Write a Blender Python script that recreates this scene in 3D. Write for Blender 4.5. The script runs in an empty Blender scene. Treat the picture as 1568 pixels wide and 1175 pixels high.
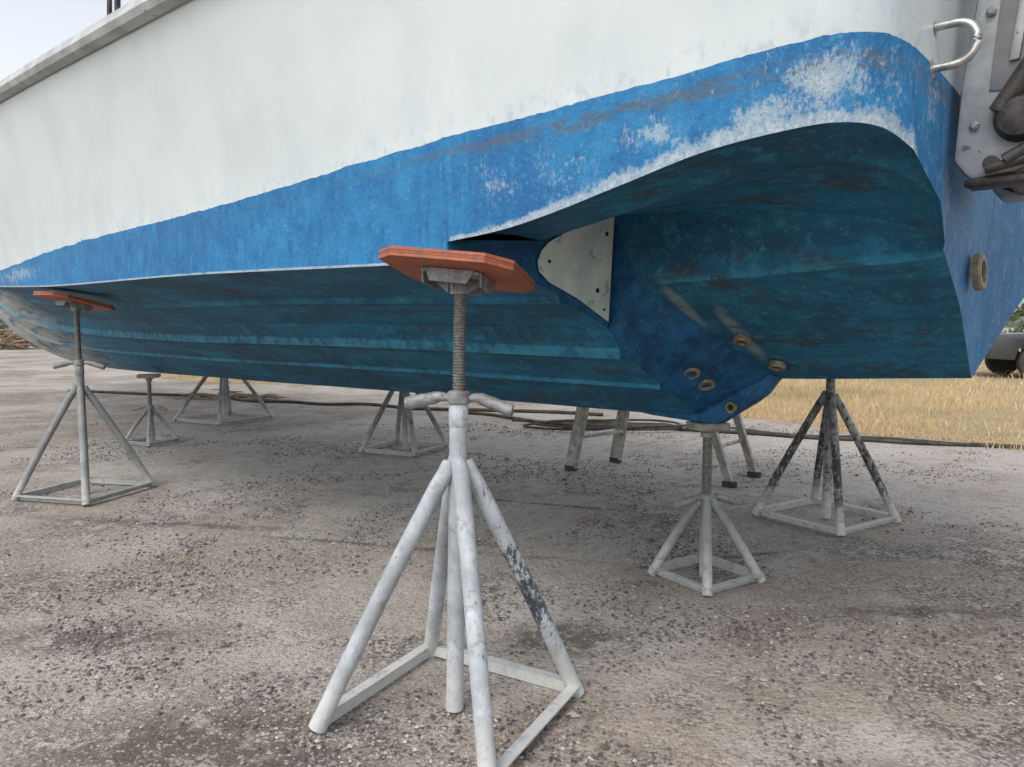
import bpy, bmesh, math, random
import numpy as np
from mathutils import Vector, Matrix, noise
random.seed(7); np.random.seed(7)
scene=bpy.context.scene
COL=scene.collection

# ---------------------------------------------------------------- node helpers
class NT:
    def __init__(s,name):
        s.m=bpy.data.materials.new(name); s.m.use_nodes=True
        s.t=s.m.node_tree; s.n=s.t.nodes; s.l=s.t.links
        s.b=s.n['Principled BSDF']
        s.tc=s.n.new('ShaderNodeTexCoord')
    def set(s,sock,v):
        if isinstance(v,bpy.types.NodeSocket): s.l.new(v,sock)
        elif isinstance(v,(tuple,list)):
            sock.default_value=tuple(v)+((1.0,) if len(v)==3 and len(sock.default_value)==4 else ())
        else: sock.default_value=v
    def map(s,scale=(1,1,1),loc=(0,0,0),rot=(0,0,0),src=None):
        n=s.n.new('ShaderNodeMapping'); s.l.new(src or s.tc.outputs['Object'],n.inputs[0])
        n.inputs['Scale'].default_value=scale; n.inputs['Location'].default_value=loc; n.inputs['Rotation'].default_value=rot
        return n.outputs[0]
    def noise(s,scale,detail=4,rough=.55,vec=None,dist=0.0):
        n=s.n.new('ShaderNodeTexNoise'); s.l.new(vec or s.tc.outputs['Object'],n.inputs['Vector'])
        n.inputs['Scale'].default_value=scale; n.inputs['Detail'].default_value=detail
        n.inputs['Roughness'].default_value=rough; n.inputs['Distortion'].default_value=dist
        return n.outputs['Fac']
    def voro(s,scale,vec=None,feature='F1',out='Distance'):
        n=s.n.new('ShaderNodeTexVoronoi'); n.feature=feature
        s.l.new(vec or s.tc.outputs['Object'],n.inputs['Vector']); n.inputs['Scale'].default_value=scale
        return n.outputs[out]
    def ramp(s,fac,a,b,va=0.0,vb=1.0):
        n=s.n.new('ShaderNodeMapRange'); n.clamp=True; n.interpolation_type='SMOOTHSTEP'
        s.set(n.inputs['Value'],fac)
        n.inputs['From Min'].default_value=a; n.inputs['From Max'].default_value=b
        n.inputs['To Min'].default_value=va; n.inputs['To Max'].default_value=vb
        return n.outputs[0]
    def math(s,op,a,b=0.0,c=None):
        n=s.n.new('ShaderNodeMath'); n.operation=op
        s.set(n.inputs[0],a); s.set(n.inputs[1],b)
        if c is not None: s.set(n.inputs[2],c)
        return n.outputs[0]
    def mix(s,f,a,b,mode='MIX'):
        n=s.n.new('ShaderNodeMix'); n.data_type='RGBA'; n.blend_type=mode
        s.set(n.inputs[0],f); s.set(n.inputs[6],a); s.set(n.inputs[7],b)
        return n.outputs[2]
    def attr(s,name,out='Fac'):
        n=s.n.new('ShaderNodeAttribute'); n.attribute_name=name; return n.outputs[out]
    def sep(s):
        n=s.n.new('ShaderNodeSeparateXYZ'); s.l.new(s.tc.outputs['Object'],n.inputs[0]); return n.outputs
    def blob(s,c,r,vec=None):
        m=s.map(scale=tuple(1.0/k for k in r),loc=tuple(-ci/ri for ci,ri in zip(c,r)),src=vec)
        n=s.n.new('ShaderNodeVectorMath'); n.operation='LENGTH'; s.l.new(m,n.inputs[0])
        return s.ramp(n.outputs['Value'],0.0,1.0,1.0,0.0)
    def bump(s,h,strength=.3,dist=.01,prev=None):
        n=s.n.new('ShaderNodeBump'); n.inputs['Strength'].default_value=strength; n.inputs['Distance'].default_value=dist
        s.l.new(h,n.inputs['Height'])
        if prev is not None: s.l.new(prev,n.inputs['Normal'])
        return n.outputs[0]
    def out(s,col,rough=.6,metal=0.0,normal=None,spec=.4):
        s.set(s.b.inputs['Base Color'],col); s.set(s.b.inputs['Roughness'],rough); s.set(s.b.inputs['Metallic'],metal)
        s.b.inputs['Specular IOR Level'].default_value=spec
        if normal is not None: s.l.new(normal,s.b.inputs['Normal'])
        return s.m

# ---------------------------------------------------------------- materials
def mat_white():
    N=NT('white_gelcoat')
    wl=N.attr('wl')
    n=N.noise(1.8,3,.6)
    white=N.mix(N.ramp(n,.4,.7),(.565,.61,.60),(.50,.55,.545))
    vs=N.noise(3,3,.6,N.map((2,2,1.0)))
    white=N.mix(N.math('MULTIPLY',N.ramp(wl,.0,.45,1,0),N.ramp(vs,.35,.70,.15,.7)),white,(.44,.50,.52))
    sc=N.noise(28,3,.7,N.map((1,1,.7)))
    white=N.mix(N.math('MULTIPLY',N.ramp(wl,.0,.10,.5,0),N.ramp(sc,.5,.66)),white,(.30,.38,.43))
    return N.out(white,.34,0,None,.4)
def mat_blue():
    N=NT('blue_antifouling_side')
    x,y,z=N.sep()[0:3]
    wl=N.attr('wl'); he=N.attr('he')
    nf=N.noise(60,3,.7); nm=N.noise(10,4,.65); nl=N.noise(1.8,3,.6)
    vstreak=N.noise(7,4,.65,N.map((4,4,.9)))
    b=N.mix(N.ramp(nm,.3,.7),(.011,.125,.30),(.020,.185,.39))
    b=N.mix(N.ramp(nl,.38,.68,0,.7),b,(.009,.09,.25))
    b=N.mix(N.ramp(vstreak,.5,.72,0,.45),b,(.035,.24,.42))
    b=N.mix(N.ramp(vstreak,.46,.3,0,.45),b,(.008,.07,.19))
    b=N.mix(N.ramp(nf,.56,.72,0,.5),b,(.08,.28,.43))
    b=N.mix(N.ramp(nf,.42,.30,0,.5),b,(.007,.05,.14))
    band=N.math('MULTIPLY',N.ramp(wl,-.022,-.040),N.ramp(wl,-.082,-.058))
    band=N.math('MULTIPLY',band,N.ramp(x,.7,-.5,.12,1))
    band=N.math('MULTIPLY',band,N.ramp(N.noise(11,5,.78,N.map((1,1,4))),.42,.58,0,.75))
    b=N.mix(band,b,(.08,.095,.115))
    w=N.blob((-1.07,1.47,1.73),(.20,.3,.13))
    w=N.math('MAXIMUM',w,N.blob((-.98,1.5,1.68),(.24,.3,.07)))
    w=N.math('MAXIMUM',w,N.math('MULTIPLY',N.blob((-.66,1.53,1.67),(.17,.3,.08)),.85))
    w=N.math('MAXIMUM',w,N.math('MULTIPLY',N.blob((-1.17,1.15,1.72),(.2,.12,.16)),.6))
    w=N.math('MAXIMUM',w,N.math('MULTIPLY',N.blob((-.35,1.6,1.61),(.45,.3,.11)),.45))
    w=N.math('MAXIMUM',w,N.math('MULTIPLY',N.blob((4.6,1.6,1.56),(1.2,.3,.12)),.72))
    w=N.math('MAXIMUM',w,N.math('MULTIPLY',N.blob((-1.15,.86,1.56),(.2,.2,.16)),.85))
    w=N.math('MAXIMUM',w,N.math('MULTIPLY',N.ramp(x,-.3,-1.0),.3))
    t1=N.noise(13,4,.75); t2=N.noise(95,3,.8,N.map((1,1,.55)))
    t=N.math('ADD',N.math('MULTIPLY',t1,.42),N.math('MULTIPLY',t2,.58))
    thr=N.math('ADD',t,N.math('MULTIPLY',w,.21))
    wm=N.math('MAXIMUM',N.ramp(thr,.615,.70),N.ramp(thr,.56,.70,0,.45))
    g1=N.math('ADD',N.math('MULTIPLY',t1,.55),N.math('MULTIPLY',t2,.45))
    reach=N.ramp(x,.3,-1.1,.010,.050)
    lipf=N.math('SUBTRACT',1.0,N.math('DIVIDE',he,reach))
    lipm=N.ramp(N.math('ADD',N.math('MULTIPLY',lipf,.22),g1),.50,.64)
    lipm=N.math('MULTIPLY',lipm,N.ramp(he,.10,.05))
    core=N.math('MULTIPLY',N.ramp(he,.010,.006),N.ramp(t1,.32,.46))
    wm=N.math('MULTIPLY',N.math('MAXIMUM',wm,N.math('MAXIMUM',lipm,core)),.85)
    wcol=N.mix(N.ramp(t2,.35,.60),(.48,.51,.52),(.25,.34,.41))
    col=N.mix(wm,b,wcol)
    return N.out(col,.6,0,N.bump(N.math('ADD',nf,nm),.5,.005),.3)
def mat_bottom(name,pod=False):
    N=NT(name)
    x,y,z=N.sep()[0:3]; cr=N.attr('crease')
    nl=N.noise(1.5,4,.65); nm=N.noise(9,4,.75); streak=N.noise(3,4,.7,N.map((.4,1.3,4))); nf=N.noise(34,4,.78)
    if pod:  # deeper copy of the bottom blue, shading of the step faces painted in
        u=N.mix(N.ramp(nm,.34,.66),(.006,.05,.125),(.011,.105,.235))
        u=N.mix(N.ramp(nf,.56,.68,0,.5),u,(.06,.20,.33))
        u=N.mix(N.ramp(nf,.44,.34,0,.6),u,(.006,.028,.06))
    else:
        u=N.mix(N.ramp(streak,.34,.66),(.008,.088,.17),(.015,.165,.295))
        u=N.mix(N.ramp(nl,.42,.62,0,.75),u,(.012,.065,.115))
        u=N.mix(N.ramp(nm,.50,.66,0,.7),u,(.022,.20,.34))
        u=N.mix(N.ramp(N.noise(7,5,.8,N.map((.45,1,1.3),(4,2,1))),.55,.64,0,.75),u,(.05,.055,.058))
        u=N.mix(N.ramp(nf,.56,.68,0,.6),u,(.10,.26,.36))
        u=N.mix(N.ramp(nf,.44,.34,0,.6),u,(.008,.04,.07))
        bowb=N.ramp(x,6.3,8.8,0,.85)
        u=N.mix(N.math('MULTIPLY',bowb,N.ramp(streak,.32,.55)),u,(.35,.33,.29))
        s1=N.blob((-.235,.60,1.27),(.045,.24,.3)); s2=N.blob((-.37,.40,1.15),(.045,.36,.3))
        su=N.math('MULTIPLY',N.math('MAXIMUM',s1,s2),N.ramp(nm,.34,.56,0,1.2))
        u=N.mix(N.math('MINIMUM',su,.55),u,(.27,.31,.27))
        u=N.mix(N.math('MULTIPLY',N.ramp(cr,.35,1.0,0,.55),N.ramp(nm,.38,.56)),u,(.05,.28,.40))
    return N.out(u,.6,0,N.bump(N.math('ADD',nf,nm),.6,.007),.3)

def mat_simple(name,c1,c2,scale=12,rough=.6,metal=0,bump=.2,bd=.003,lo=.35,hi=.65,c3=None,t3=.62):
    N=NT(name); n=N.noise(scale,4,.65)
    c=N.mix(N.ramp(n,lo,hi),c1,c2)
    if c3: c=N.mix(N.ramp(N.noise(scale*2.7,4,.75),t3,t3+.05),c,c3)
    return N.out(c,rough,metal,N.bump(N.noise(scale*5,2,.6),bump,bd) if bump>0 else None)

def mat_stand(name,light,dark,bias,foot=.7):
    N=NT(name)
    d=N.attr('dark'); x,y,z=N.sep()[0:3]
    n=N.noise(18,5,.78); n2=N.noise(75,4,.75,N.map((1,1,.4)))
    base=N.mix(N.ramp(N.noise(7,3,.6),.3,.7),light,tuple(k*.6 for k in light))
    base=N.mix(N.ramp(n2,.5,.66,0,.6),base,tuple(k*.5 for k in light))
    f=N.math('ADD',N.math('MULTIPLY',n,.5),N.math('MULTIPLY',n2,.5))
    f=N.math('ADD',f,N.math('MULTIPLY',d,.30))
    f=N.ramp(f,bias,bias+.09)
    c=N.mix(f,base,dark)
    c=N.mix(N.ramp(N.noise(27,4,.75),.58,.66,0,.5),c,(.19,.145,.11))
    ft=N.math('MULTIPLY',N.ramp(z,.24,.05),N.ramp(n,.35,.5,0,foot))
    c=N.mix(ft,c,(.55,.54,.50))
    return N.out(c,.62,0,N.bump(n2,.6,.003))

def mat_ground():
    N=NT('gravel_ground')
    big=N.noise(.45,4,.65,dist=.5); mid=N.noise(1.7,4,.7,dist=.3); sm=N.noise(8,4,.78); fi=N.noise(50,3,.75); vf=N.noise(170,2,.7)
    c=N.mix(N.ramp(mid,.38,.60),(.44,.40,.35),(.30,.26,.22))
    c=N.mix(N.ramp(big,.44,.58,0,.8),c,(.45,.415,.37))
    c=N.mix(N.ramp(N.noise(.8,2,.5,N.map(loc=(3,7,0))),.50,.64,0,.6),c,(.32,.25,.19))
    # ground colour lightened mid-yard, under the boat, to offset the hull's shade
    shade_lift=N.math('MULTIPLY',N.blob((.5,7.0,0),(7.5,4.6,1)),N.ramp(sm,.60,.42,.35,1))
    c=N.mix(N.math('MULTIPLY',shade_lift,.75),c,(.54,.505,.465))
    f=N.math('ADD',N.math('MULTIPLY',big,.35),N.math('ADD',N.math('MULTIPLY',mid,.38),N.math('MULTIPLY',sm,.27)))
    stain=N.math('MULTIPLY',N.ramp(f,.51,.445),N.ramp(shade_lift,.1,.7,1,.35))
    st=N.math('MULTIPLY',stain,N.ramp(N.math('ADD',N.math('MULTIPLY',fi,.6),N.math('MULTIPLY',sm,.4)),.43,.55,0,.9))
    c=N.mix(st,c,(.08,.071,.064))
    c=N.mix(N.ramp(sm,.54,.67,0,.5),c,(.16,.13,.105))
    c=N.mix(N.ramp(sm,.45,.32,0,.55),c,(.50,.465,.42))
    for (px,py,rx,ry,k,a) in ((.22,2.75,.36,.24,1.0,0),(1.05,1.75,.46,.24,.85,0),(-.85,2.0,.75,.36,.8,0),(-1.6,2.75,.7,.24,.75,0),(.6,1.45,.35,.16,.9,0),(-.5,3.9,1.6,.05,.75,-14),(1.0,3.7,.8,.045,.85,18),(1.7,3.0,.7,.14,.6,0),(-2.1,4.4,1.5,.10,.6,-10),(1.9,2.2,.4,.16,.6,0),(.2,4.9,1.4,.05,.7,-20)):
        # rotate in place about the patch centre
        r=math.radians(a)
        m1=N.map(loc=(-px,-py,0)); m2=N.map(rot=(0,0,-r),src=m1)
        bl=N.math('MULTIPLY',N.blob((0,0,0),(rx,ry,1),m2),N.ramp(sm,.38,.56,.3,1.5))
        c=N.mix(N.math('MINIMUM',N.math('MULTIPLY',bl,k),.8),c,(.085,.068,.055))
    v=N.voro(105,out='Color'); vs=N.n.new('ShaderNodeSeparateColor'); N.l.new(v,vs.inputs[0])
    c=N.mix(N.ramp(vs.outputs[0],.80,.84,0,.5),c,(.09,.083,.077))
    c=N.mix(N.ramp(vs.outputs[1],.87,.91,0,.45),c,(.55,.52,.48))
    c=N.mix(N.ramp(vf,.54,.72,0,.45),c,(.13,.115,.10))
    c=N.mix(N.ramp(vf,.45,.3,0,.25),c,(.55,.52,.48))
    h=N.math('ADD',N.math('MULTIPLY',fi,.8),N.math('MULTIPLY',sm,1.5))
    h=N.math('ADD',h,N.math('MULTIPLY',vf,.3))
    return N.out(c,.92,0,N.bump(h,.9,.018),.15)

M={}
M['white']=mat_white(); M['blue']=mat_blue(); M['bottom']=mat_bottom('blue_antifouling_bottom'); M['pod']=mat_bottom('blue_antifouling_step_shaded',True)
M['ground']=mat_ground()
M['panel']=mat_simple('worn_gelcoat_panel',(.58,.62,.57),(.42,.50,.47),6,.6,c3=(.24,.33,.34),t3=.60,bump=.5)
M['bronze']=mat_simple('corroded_bronze',(.30,.24,.14),(.14,.13,.10),40,.55,.3,bump=.6,c3=(.06,.18,.25))
M['hole']=mat_simple('dark_hole',(.01,.012,.015),(.02,.02,.02),30,.9,bump=0)
M['rail']=mat_simple('rub_rail_vinyl',(.44,.45,.44),(.30,.31,.31),6,.6,c3=(.15,.15,.14),t3=.62)
M['deck']=mat_simple('deck_gelcoat',(.66,.66,.63),(.58,.58,.56),4,.5,bump=0)
M['glass']=mat_simple('cabin_glass',(.02,.03,.035),(.03,.04,.045),2,.08,bump=0)
M['steel']=mat_simple('stainless_steel',(.55,.55,.53),(.36,.35,.33),20,.32,.85,bump=.1)
M['stand_w']=mat_stand('stand_white_overspray',(.48,.51,.54),(.04,.05,.065),.655)
M['stand_g']=mat_stand('stand_grey_paint',(.30,.31,.31),(.06,.055,.055),.62,.5)
M['stand_d']=mat_stand('stand_flaked_paint',(.36,.37,.36),(.035,.035,.04),.50)
M['rod']=mat_simple('threaded_rod_steel',(.13,.13,.125),(.24,.235,.225),60,.5,.5,bump=.4,c3=(.18,.10,.06),t3=.56)
M['galv']=mat_simple('galvanised_plate',(.29,.30,.31),(.18,.18,.18),25,.58,.3,c3=(.16,.10,.07),t3=.58,bump=.4)
M['wood']=mat_simple('orange_painted_plywood',(.42,.115,.05),(.30,.085,.045),14,.66,c3=(.18,.11,.085),t3=.55,bump=.5)
M['ply']=mat_simple('plywood_edge',(.32,.10,.05),(.20,.08,.05),60,.75,bump=.6)
M['wood2']=mat_simple('weathered_block',(.28,.27,.24),(.16,.15,.13),20,.85,bump=.6)
M['alu']=mat_simple('ladder_aluminium',(.46,.45,.42),(.28,.27,.25),15,.5,.5,c3=(.20,.17,.13),t3=.58)
M['rubber']=mat_simple('ladder_foot_rubber',(.03,.03,.03),(.06,.055,.05),30,.8,bump=0)
M['hose']=mat_simple('rubber_hose',(.03,.028,.026),(.08,.07,.06),10,.75,bump=0)
M['motor']=mat_simple('motor_grey_paint',(.17,.175,.18),(.24,.245,.25),5,.38,.3,c3=(.10,.10,.10),t3=.63,bump=.1)
M['motor_l']=mat_simple('motor_bracket_alloy',(.40,.41,.42),(.27,.28,.29),8,.42,.35,bump=.1,c3=(.17,.17,.17),t3=.62)
M['black']=mat_simple('motor_black',(.018,.018,.02),(.06,.05,.045),25,.5,.2)

# ---------------------------------------------------------------- mesh builder
class MB:
    def __init__(s): s.v=[]; s.f=[]; s.m=[]; s.a=[]; s.mats=[]
    def mi(s,mat):
        if mat not in s.mats: s.mats.append(mat)
        return s.mats.index(mat)
    def add(s,vs,fs,mat,dark=0.0):
        o=len(s.v); s.v+= [tuple(v) for v in vs]; s.a+=[dark]*len(vs) if not isinstance(dark,(list,tuple)) else list(dark)
        k=s.mi(mat)
        for f in fs: s.f.append(tuple(i+o for i in f)); s.m.append(k)
    def tube(s,p0,p1,r0,mat,r1=None,n=16,dark=0.0,seg=1,caps=True,dark1=None):
        p0=Vector(p0);p1=Vector(p1); r1=r0 if r1 is None else r1
        d=(p1-p0).normalized(); a=d.orthogonal().normalized()
        if abs(d.z)<.95: a=d.cross(Vector((0,0,1))).normalized()
        b=d.cross(a)
        vs=[];fs=[];dk=[]
        for j in range(seg+1):
            t=j/seg; c=p0.lerp(p1,t); r=r0+(r1-r0)*t
            for i in range(n):
                q=2*math.pi*i/n; vs.append(c+a*math.cos(q)*r+b*math.sin(q)*r); dk.append(dark if dark1 is None else dark+(dark1-dark)*t)
        for j in range(seg):
            for i in range(n):
                fs.append((j*n+i,j*n+(i+1)%n,(j+1)*n+(i+1)%n,(j+1)*n+i))
        if caps: fs.append(tuple(range(n))[::-1]); fs.append(tuple(seg*n+i for i in range(n)))
        s.add(vs,fs,mat,dk)
    def leg(s,pts,r,mat,n=18):
        vs=[];fs=[];dk=[]
        m=len(pts)
        for j,(p,dd,rr) in enumerate(pts):
            a=(pts[min(j+1,m-1)][0]-pts[max(j-1,0)][0]).normalized()
            u=a.cross(Vector((0,0,1))); u=u.normalized() if u.length>1e-3 else Vector((1,0,0)); w=a.cross(u)
            for i in range(n):
                q=2*math.pi*i/n; vs.append(p+u*math.cos(q)*rr+w*math.sin(q)*rr); dk.append(dd)
        for j in range(m-1):
            for i in range(n): fs.append((j*n+i,j*n+(i+1)%n,(j+1)*n+(i+1)%n,(j+1)*n+i))
        fs.append(tuple(range(n))[::-1]); fs.append(tuple((m-1)*n+i for i in range(n)))
        s.add(vs,fs,mat,dk)
    def lathe(s,c,prof,mat,n=20,axis=(0,0,1),dark=0.0):
        c=Vector(c); d=Vector(axis).normalized(); a=d.orthogonal().normalized(); b=d.cross(a)
        vs=[];fs=[]
        for (h,r) in prof:
            for i in range(n):
                q=2*math.pi*i/n; vs.append(c+d*h+a*math.cos(q)*r+b*math.sin(q)*r)
        for j in range(len(prof)-1):
            for i in range(n):
                fs.append((j*n+i,j*n+(i+1)%n,(j+1)*n+(i+1)%n,(j+1)*n+i))
        fs.append(tuple(range(n))[::-1]); fs.append(tuple((len(prof)-1)*n+i for i in range(n)))
        s.add(vs,fs,mat,dark)
    def box(s,c,size,mat,rot=None,dark=0.0,bev=0.0):
        c=Vector(c); R=rot or Matrix.Identity(3)
        bm=bmesh.new(); bmesh.ops.create_cube(bm,size=1)
        for v in bm.verts: v.co=Vector((v.co.x*size[0],v.co.y*size[1],v.co.z*size[2]))
        if bev>0: bmesh.ops.bevel(bm,geom=bm.edges[:],offset=bev,segments=2,affect='EDGES',profile=.5)
        bm.verts.ensure_lookup_table(); bm.verts.index_update()
        vs=[c+R@v.co for v in bm.verts]; fs=[[v.index for v in f.verts] for f in bm.faces]
        bm.free(); s.add(vs,fs,mat,dark)
    def prism(s,poly,off,mat,bev=0.0,dark=0.0):
        bm=bmesh.new(); vs=[bm.verts.new(p) for p in poly]; f=bm.faces.new(vs)
        r=bmesh.ops.extrude_face_region(bm,geom=[f]); nv=[g for g in r['geom'] if isinstance(g,bmesh.types.BMVert)]
        bmesh.ops.translate(bm,verts=nv,vec=Vector(off))
        bmesh.ops.recalc_face_normals(bm,faces=bm.faces[:])
        if bev>0: bmesh.ops.bevel(bm,geom=bm.edges[:],offset=bev,segments=2,affect='EDGES',profile=.5)
        bm.verts.index_update()
        o=[v.co.copy() for v in bm.verts]; fs=[[v.index for v in f.verts] for f in bm.faces]; bm.free()
        s.add(o,fs,mat,dark)
    def obj(s,name,smooth=30,parent=None,matrix=None,attr=True,merge=False):
        me=bpy.data.meshes.new(name); me.from_pydata(s.v,[],s.f)
        for m in s.mats: me.materials.append(m)
        me.polygons.foreach_set('material_index',s.m)
        if attr:
            A=me.attributes.new('dark','FLOAT','POINT'); A.data.foreach_set('value',s.a)
        finish(me,smooth,merge)
        o=bpy.data.objects.new(name,me); COL.objects.link(o)
        if parent: o.parent=parent
        if matrix is not None: o.matrix_world=matrix
        return o
def finish(me,ang,merge=False):
    bm=bmesh.new(); bm.from_mesh(me)
    if merge: bmesh.ops.remove_doubles(bm,verts=bm.verts[:],dist=.0008)
    bmesh.ops.recalc_face_normals(bm,faces=bm.faces[:])
    a=math.radians(ang)
    for f in bm.faces: f.smooth=True
    for e in bm.edges:
        if len(e.link_faces)!=2 or e.calc_face_angle(0)>a: e.smooth=False
    bm.to_mesh(me); bm.free()

# ---------------------------------------------------------------- boat
ANG=math.atan2(.678,-.735)
BOAT=Matrix.Translation((.89,3.43,0))@Matrix.Rotation(ANG,4,'Z')
boat=bpy.data.objects.new('fishing_boat',None); COL.objects.link(boat); boat.matrix_world=BOAT
def interp(x,tab):
    xs=[t[0] for t in tab]; ys=[t[1] for t in tab]
    if x<=xs[0]: return ys[0]
    for i in range(len(xs)-1):
        if x<=xs[i+1]:
            h=xs[i+1]-xs[i]; t=(x-xs[i])/h
            def sl(k):
                if k==0: return (ys[1]-ys[0])/(xs[1]-xs[0])
                if k==len(xs)-1: return (ys[-1]-ys[-2])/(xs[-1]-xs[-2])
                return (ys[k+1]-ys[k-1])/(xs[k+1]-xs[k-1])
            m0=sl(i)*h;m1=sl(i+1)*h
            return (2*t**3-3*t*t+1)*ys[i]+(t**3-2*t*t+t)*m0+(-2*t**3+3*t*t)*ys[i+1]+(t**3-t*t)*m1
    return ys[-1]
ZK=[(0,.77),(2.6,.752),(4.4,.728),(8.2,.717),(10,.86),(12.2,1.3),(13.2,1.95),(13.8,2.75)]
ZC=[(0,1.39),(.34,1.398),(1.7,1.43),(4.1,1.46),(7,1.60),(10,1.9),(12.5,2.3),(13.8,2.80)]
WC=[(0,1.6),(4.5,1.6),(7,1.42),(9,1.08),(11,.68),(12.8,.28),(13.8,.02)]
ZW=[(-1.2,1.813),(-.8,1.80),(0,1.76),(1.68,1.707),(3.3,1.687),(5,1.626),(8,1.56),(13.8,1.5)]
WR=[(0,1.70),(1.6,1.80),(4.5,1.82),(7,1.75),(9,1.52),(11,1.15),(12.8,.6),(13.8,.1)]
ZR=[(0,2.52),(1.6,2.556),(4,2.67),(8,2.85),(13.8,3.2)]
PROF=[(0,.77,.8),(.02,.775,.3),(.10,.815,0),(.31,.915,0),(.355,.925,0),(.375,.926,.7),(.380,.946,.7),(.40,.956,0),(.58,1.050,0),(.655,1.064,0),(.675,1.066,1),(.682,1.106,1),(.70,1.122,0),(.76,1.185,0),(.98,1.268,0),(1.04,1.276,0),(1.06,1.278,.6),(1.066,1.302,.6),(1.09,1.314,0),(1.228,1.353,0),(1.5,1.383,0),(1.6,1.39,0)]
hv=[];hf=[];hm=[];hw=[];hh=[];hu=[];hc=[]
def addv(p,w,h,u,c=0.0):
    hv.append(tuple(p));hw.append(w);hh.append(h);hu.append(u);hc.append(c);return len(hv)-1
def grid(rows,mfun):
    for a,b in zip(rows[:-1],rows[1:]):
        for i in range(len(a)-1): hf.append((a[i],a[i+1],b[i+1],b[i])); hm.append(mfun(i))
def jag(s,sg):
    return .004*noise.noise(Vector((s*28,sg,0)))+.003*noise.noise(Vector((s*75,sg,4)))+.009*noise.noise(Vector((s*5,sg,8)))
BT=(0,.12,.5,1); WT=(.08,.2,.4,.6,.8,1)
def build_half(sg):
    ss=[0,.012]+[i*.02 for i in range(1,400)]+[8+i*.2 for i in range(0,30)]
    rb=[];rs=[]
    for idx,s in enumerate(ss):
        zk=interp(s,ZK);zc=interp(s,ZC);wc=interp(s,WC)/1.6;zw=max(interp(s,ZW),zc+.02) if s<7.5 else zc+.08
        zwl=interp(s,ZW);wr=interp(s,WR);zr=interp(s,ZR)
        if idx%6==0 or idx<2 or s>=8:
            c0=1 if idx==0 else 0
            rb.append([addv((s,sg*p*wc,zk+(z-.77)/.62*(zc-zk)),0,.3,1.0,max(c,c0)) for p,z,c in PROF])
        row=[]
        zj=zw+jag(s,sg)
        P0=(1.6*wc,zc);PW=(1.6*wc+.004,zj)
        for t in BT:
            z=P0[1]+(PW[1]-P0[1])*t; row.append(addv((s,sg*(P0[0]+(PW[0]-P0[0])*t),z),z-zwl,z-zc,0.0))
        for t in WT:
            z=PW[1]+(zr-PW[1])*t; p=PW[0]+(wr-PW[0])*(t**1.5); row.append(addv((s,sg*p,z),z-zwl,1,0.0))
        rs.append(row)
    grid(rb,lambda i:2);grid(rs,lambda i:1 if i<3 else 0)
    E=[(0,1.60,1.452),(-.2,1.575,1.472),(-.378,1.55,1.508),(-.6,1.52,1.565),(-.8,1.50,1.612),(-1.0,1.47,1.635),(-1.10,1.44,1.636),(-1.16,1.385,1.622),(-1.195,1.30,1.587)]
    W=[(0,1.604,1.76),(-.2,1.58,1.768),(-.378,1.56,1.776),(-.6,1.535,1.79),(-.8,1.515,1.80),(-1.0,1.495,1.81),(-1.106,1.465,1.813),(-1.165,1.40,1.813),(-1.186,1.29,1.81)]
    Mx=[(-.02,1.194,1.487),(-.2,1.20,1.515),(-.378,1.22,1.54),(-.6,1.24,1.575),(-.8,1.26,1.60),(-1.0,1.24,1.60),(-1.10,1.21,1.58),(-1.15,1.16,1.55),(-1.2,1.07,1.50)]
    Nx=[(-.04,.79,1.615),(-.2,.80,1.605),(-.378,.81,1.59),(-.6,.83,1.565),(-.8,.85,1.54),(-1.0,.87,1.50),(-1.10,.88,1.465),(-1.14,.88,1.45),(-1.17,.88,1.425)]
    C1=[(-.135,.780,1.385),(-.25,.785,1.389),(-.4,.79,1.393),(-.6,.80,1.40),(-.8,.81,1.408),(-1.0,.82,1.412),(-1.10,.822,1.412),(-1.14,.825,1.412),(-1.155,.825,1.405)]
    C0=[(-.15,.760,1.348),(-.25,.765,1.352),(-.4,.77,1.357),(-.6,.78,1.362),(-.8,.79,1.370),(-1.0,.80,1.378),(-1.10,.80,1.385),(-1.14,.80,1.390),(-1.155,.805,1.396)]
    G=[(-.25,.42,1.18),(-.33,.43,1.183),(-.45,.44,1.188),(-.6,.45,1.20),(-.8,.46,1.22),(-1.0,.47,1.24),(-1.09,.475,1.25),(-1.11,.477,1.255),(-1.13,.477,1.26)]
    K=[(-.35,0,.97),(-.4,0,.972),(-.5,0,.976),(-.62,0,.982),(-.8,0,.992),(-.95,0,1.0),(-1.02,0,1.004),(-1.05,0,1.005),(-1.08,0,1.007)]
    def dens(L,n=5):
        o=[]
        for i in range(len(L)-1):
            p=[Vector(L[max(i-1,0)]),Vector(L[i]),Vector(L[i+1]),Vector(L[min(i+2,len(L)-1)])]
            for k in range(n):
                t=k/n; o.append(.5*((2*p[1])+(p[2]-p[0])*t+(2*p[0]-5*p[1]+4*p[2]-p[3])*t*t+(3*p[1]-p[0]-3*p[2]+p[3])*t**3))
        o.append(Vector(L[-1])); return o
    D=[dens(L) for L in (E,Mx,Nx,C1,C0,G,K)]
    Wd=dens(W)
    rows=[]
    for j in range(len(D[0])):
        e,m,nn=D[0][j],D[1][j],D[2][j]
        lip=Vector((e.x,e.y-.02,e.z+.006))
        arch=[e,lip,lip.lerp(m,.35)+Vector((0,0,.022)),lip.lerp(m,.7)+Vector((0,0,.018)),m,m.lerp(nn,.35)+Vector((0,0,.02)),m.lerp(nn,.7)+Vector((0,0,.015)),nn]
        if j>38:
            k=(j-38)/2.0
            arch=[a.lerp(b,min(k,1)) for a,b in zip(arch,[e,lip,e.lerp(m,.35),e.lerp(m,.7),m,m.lerp(nn,.35),m.lerp(nn,.7),nn])]
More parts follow.
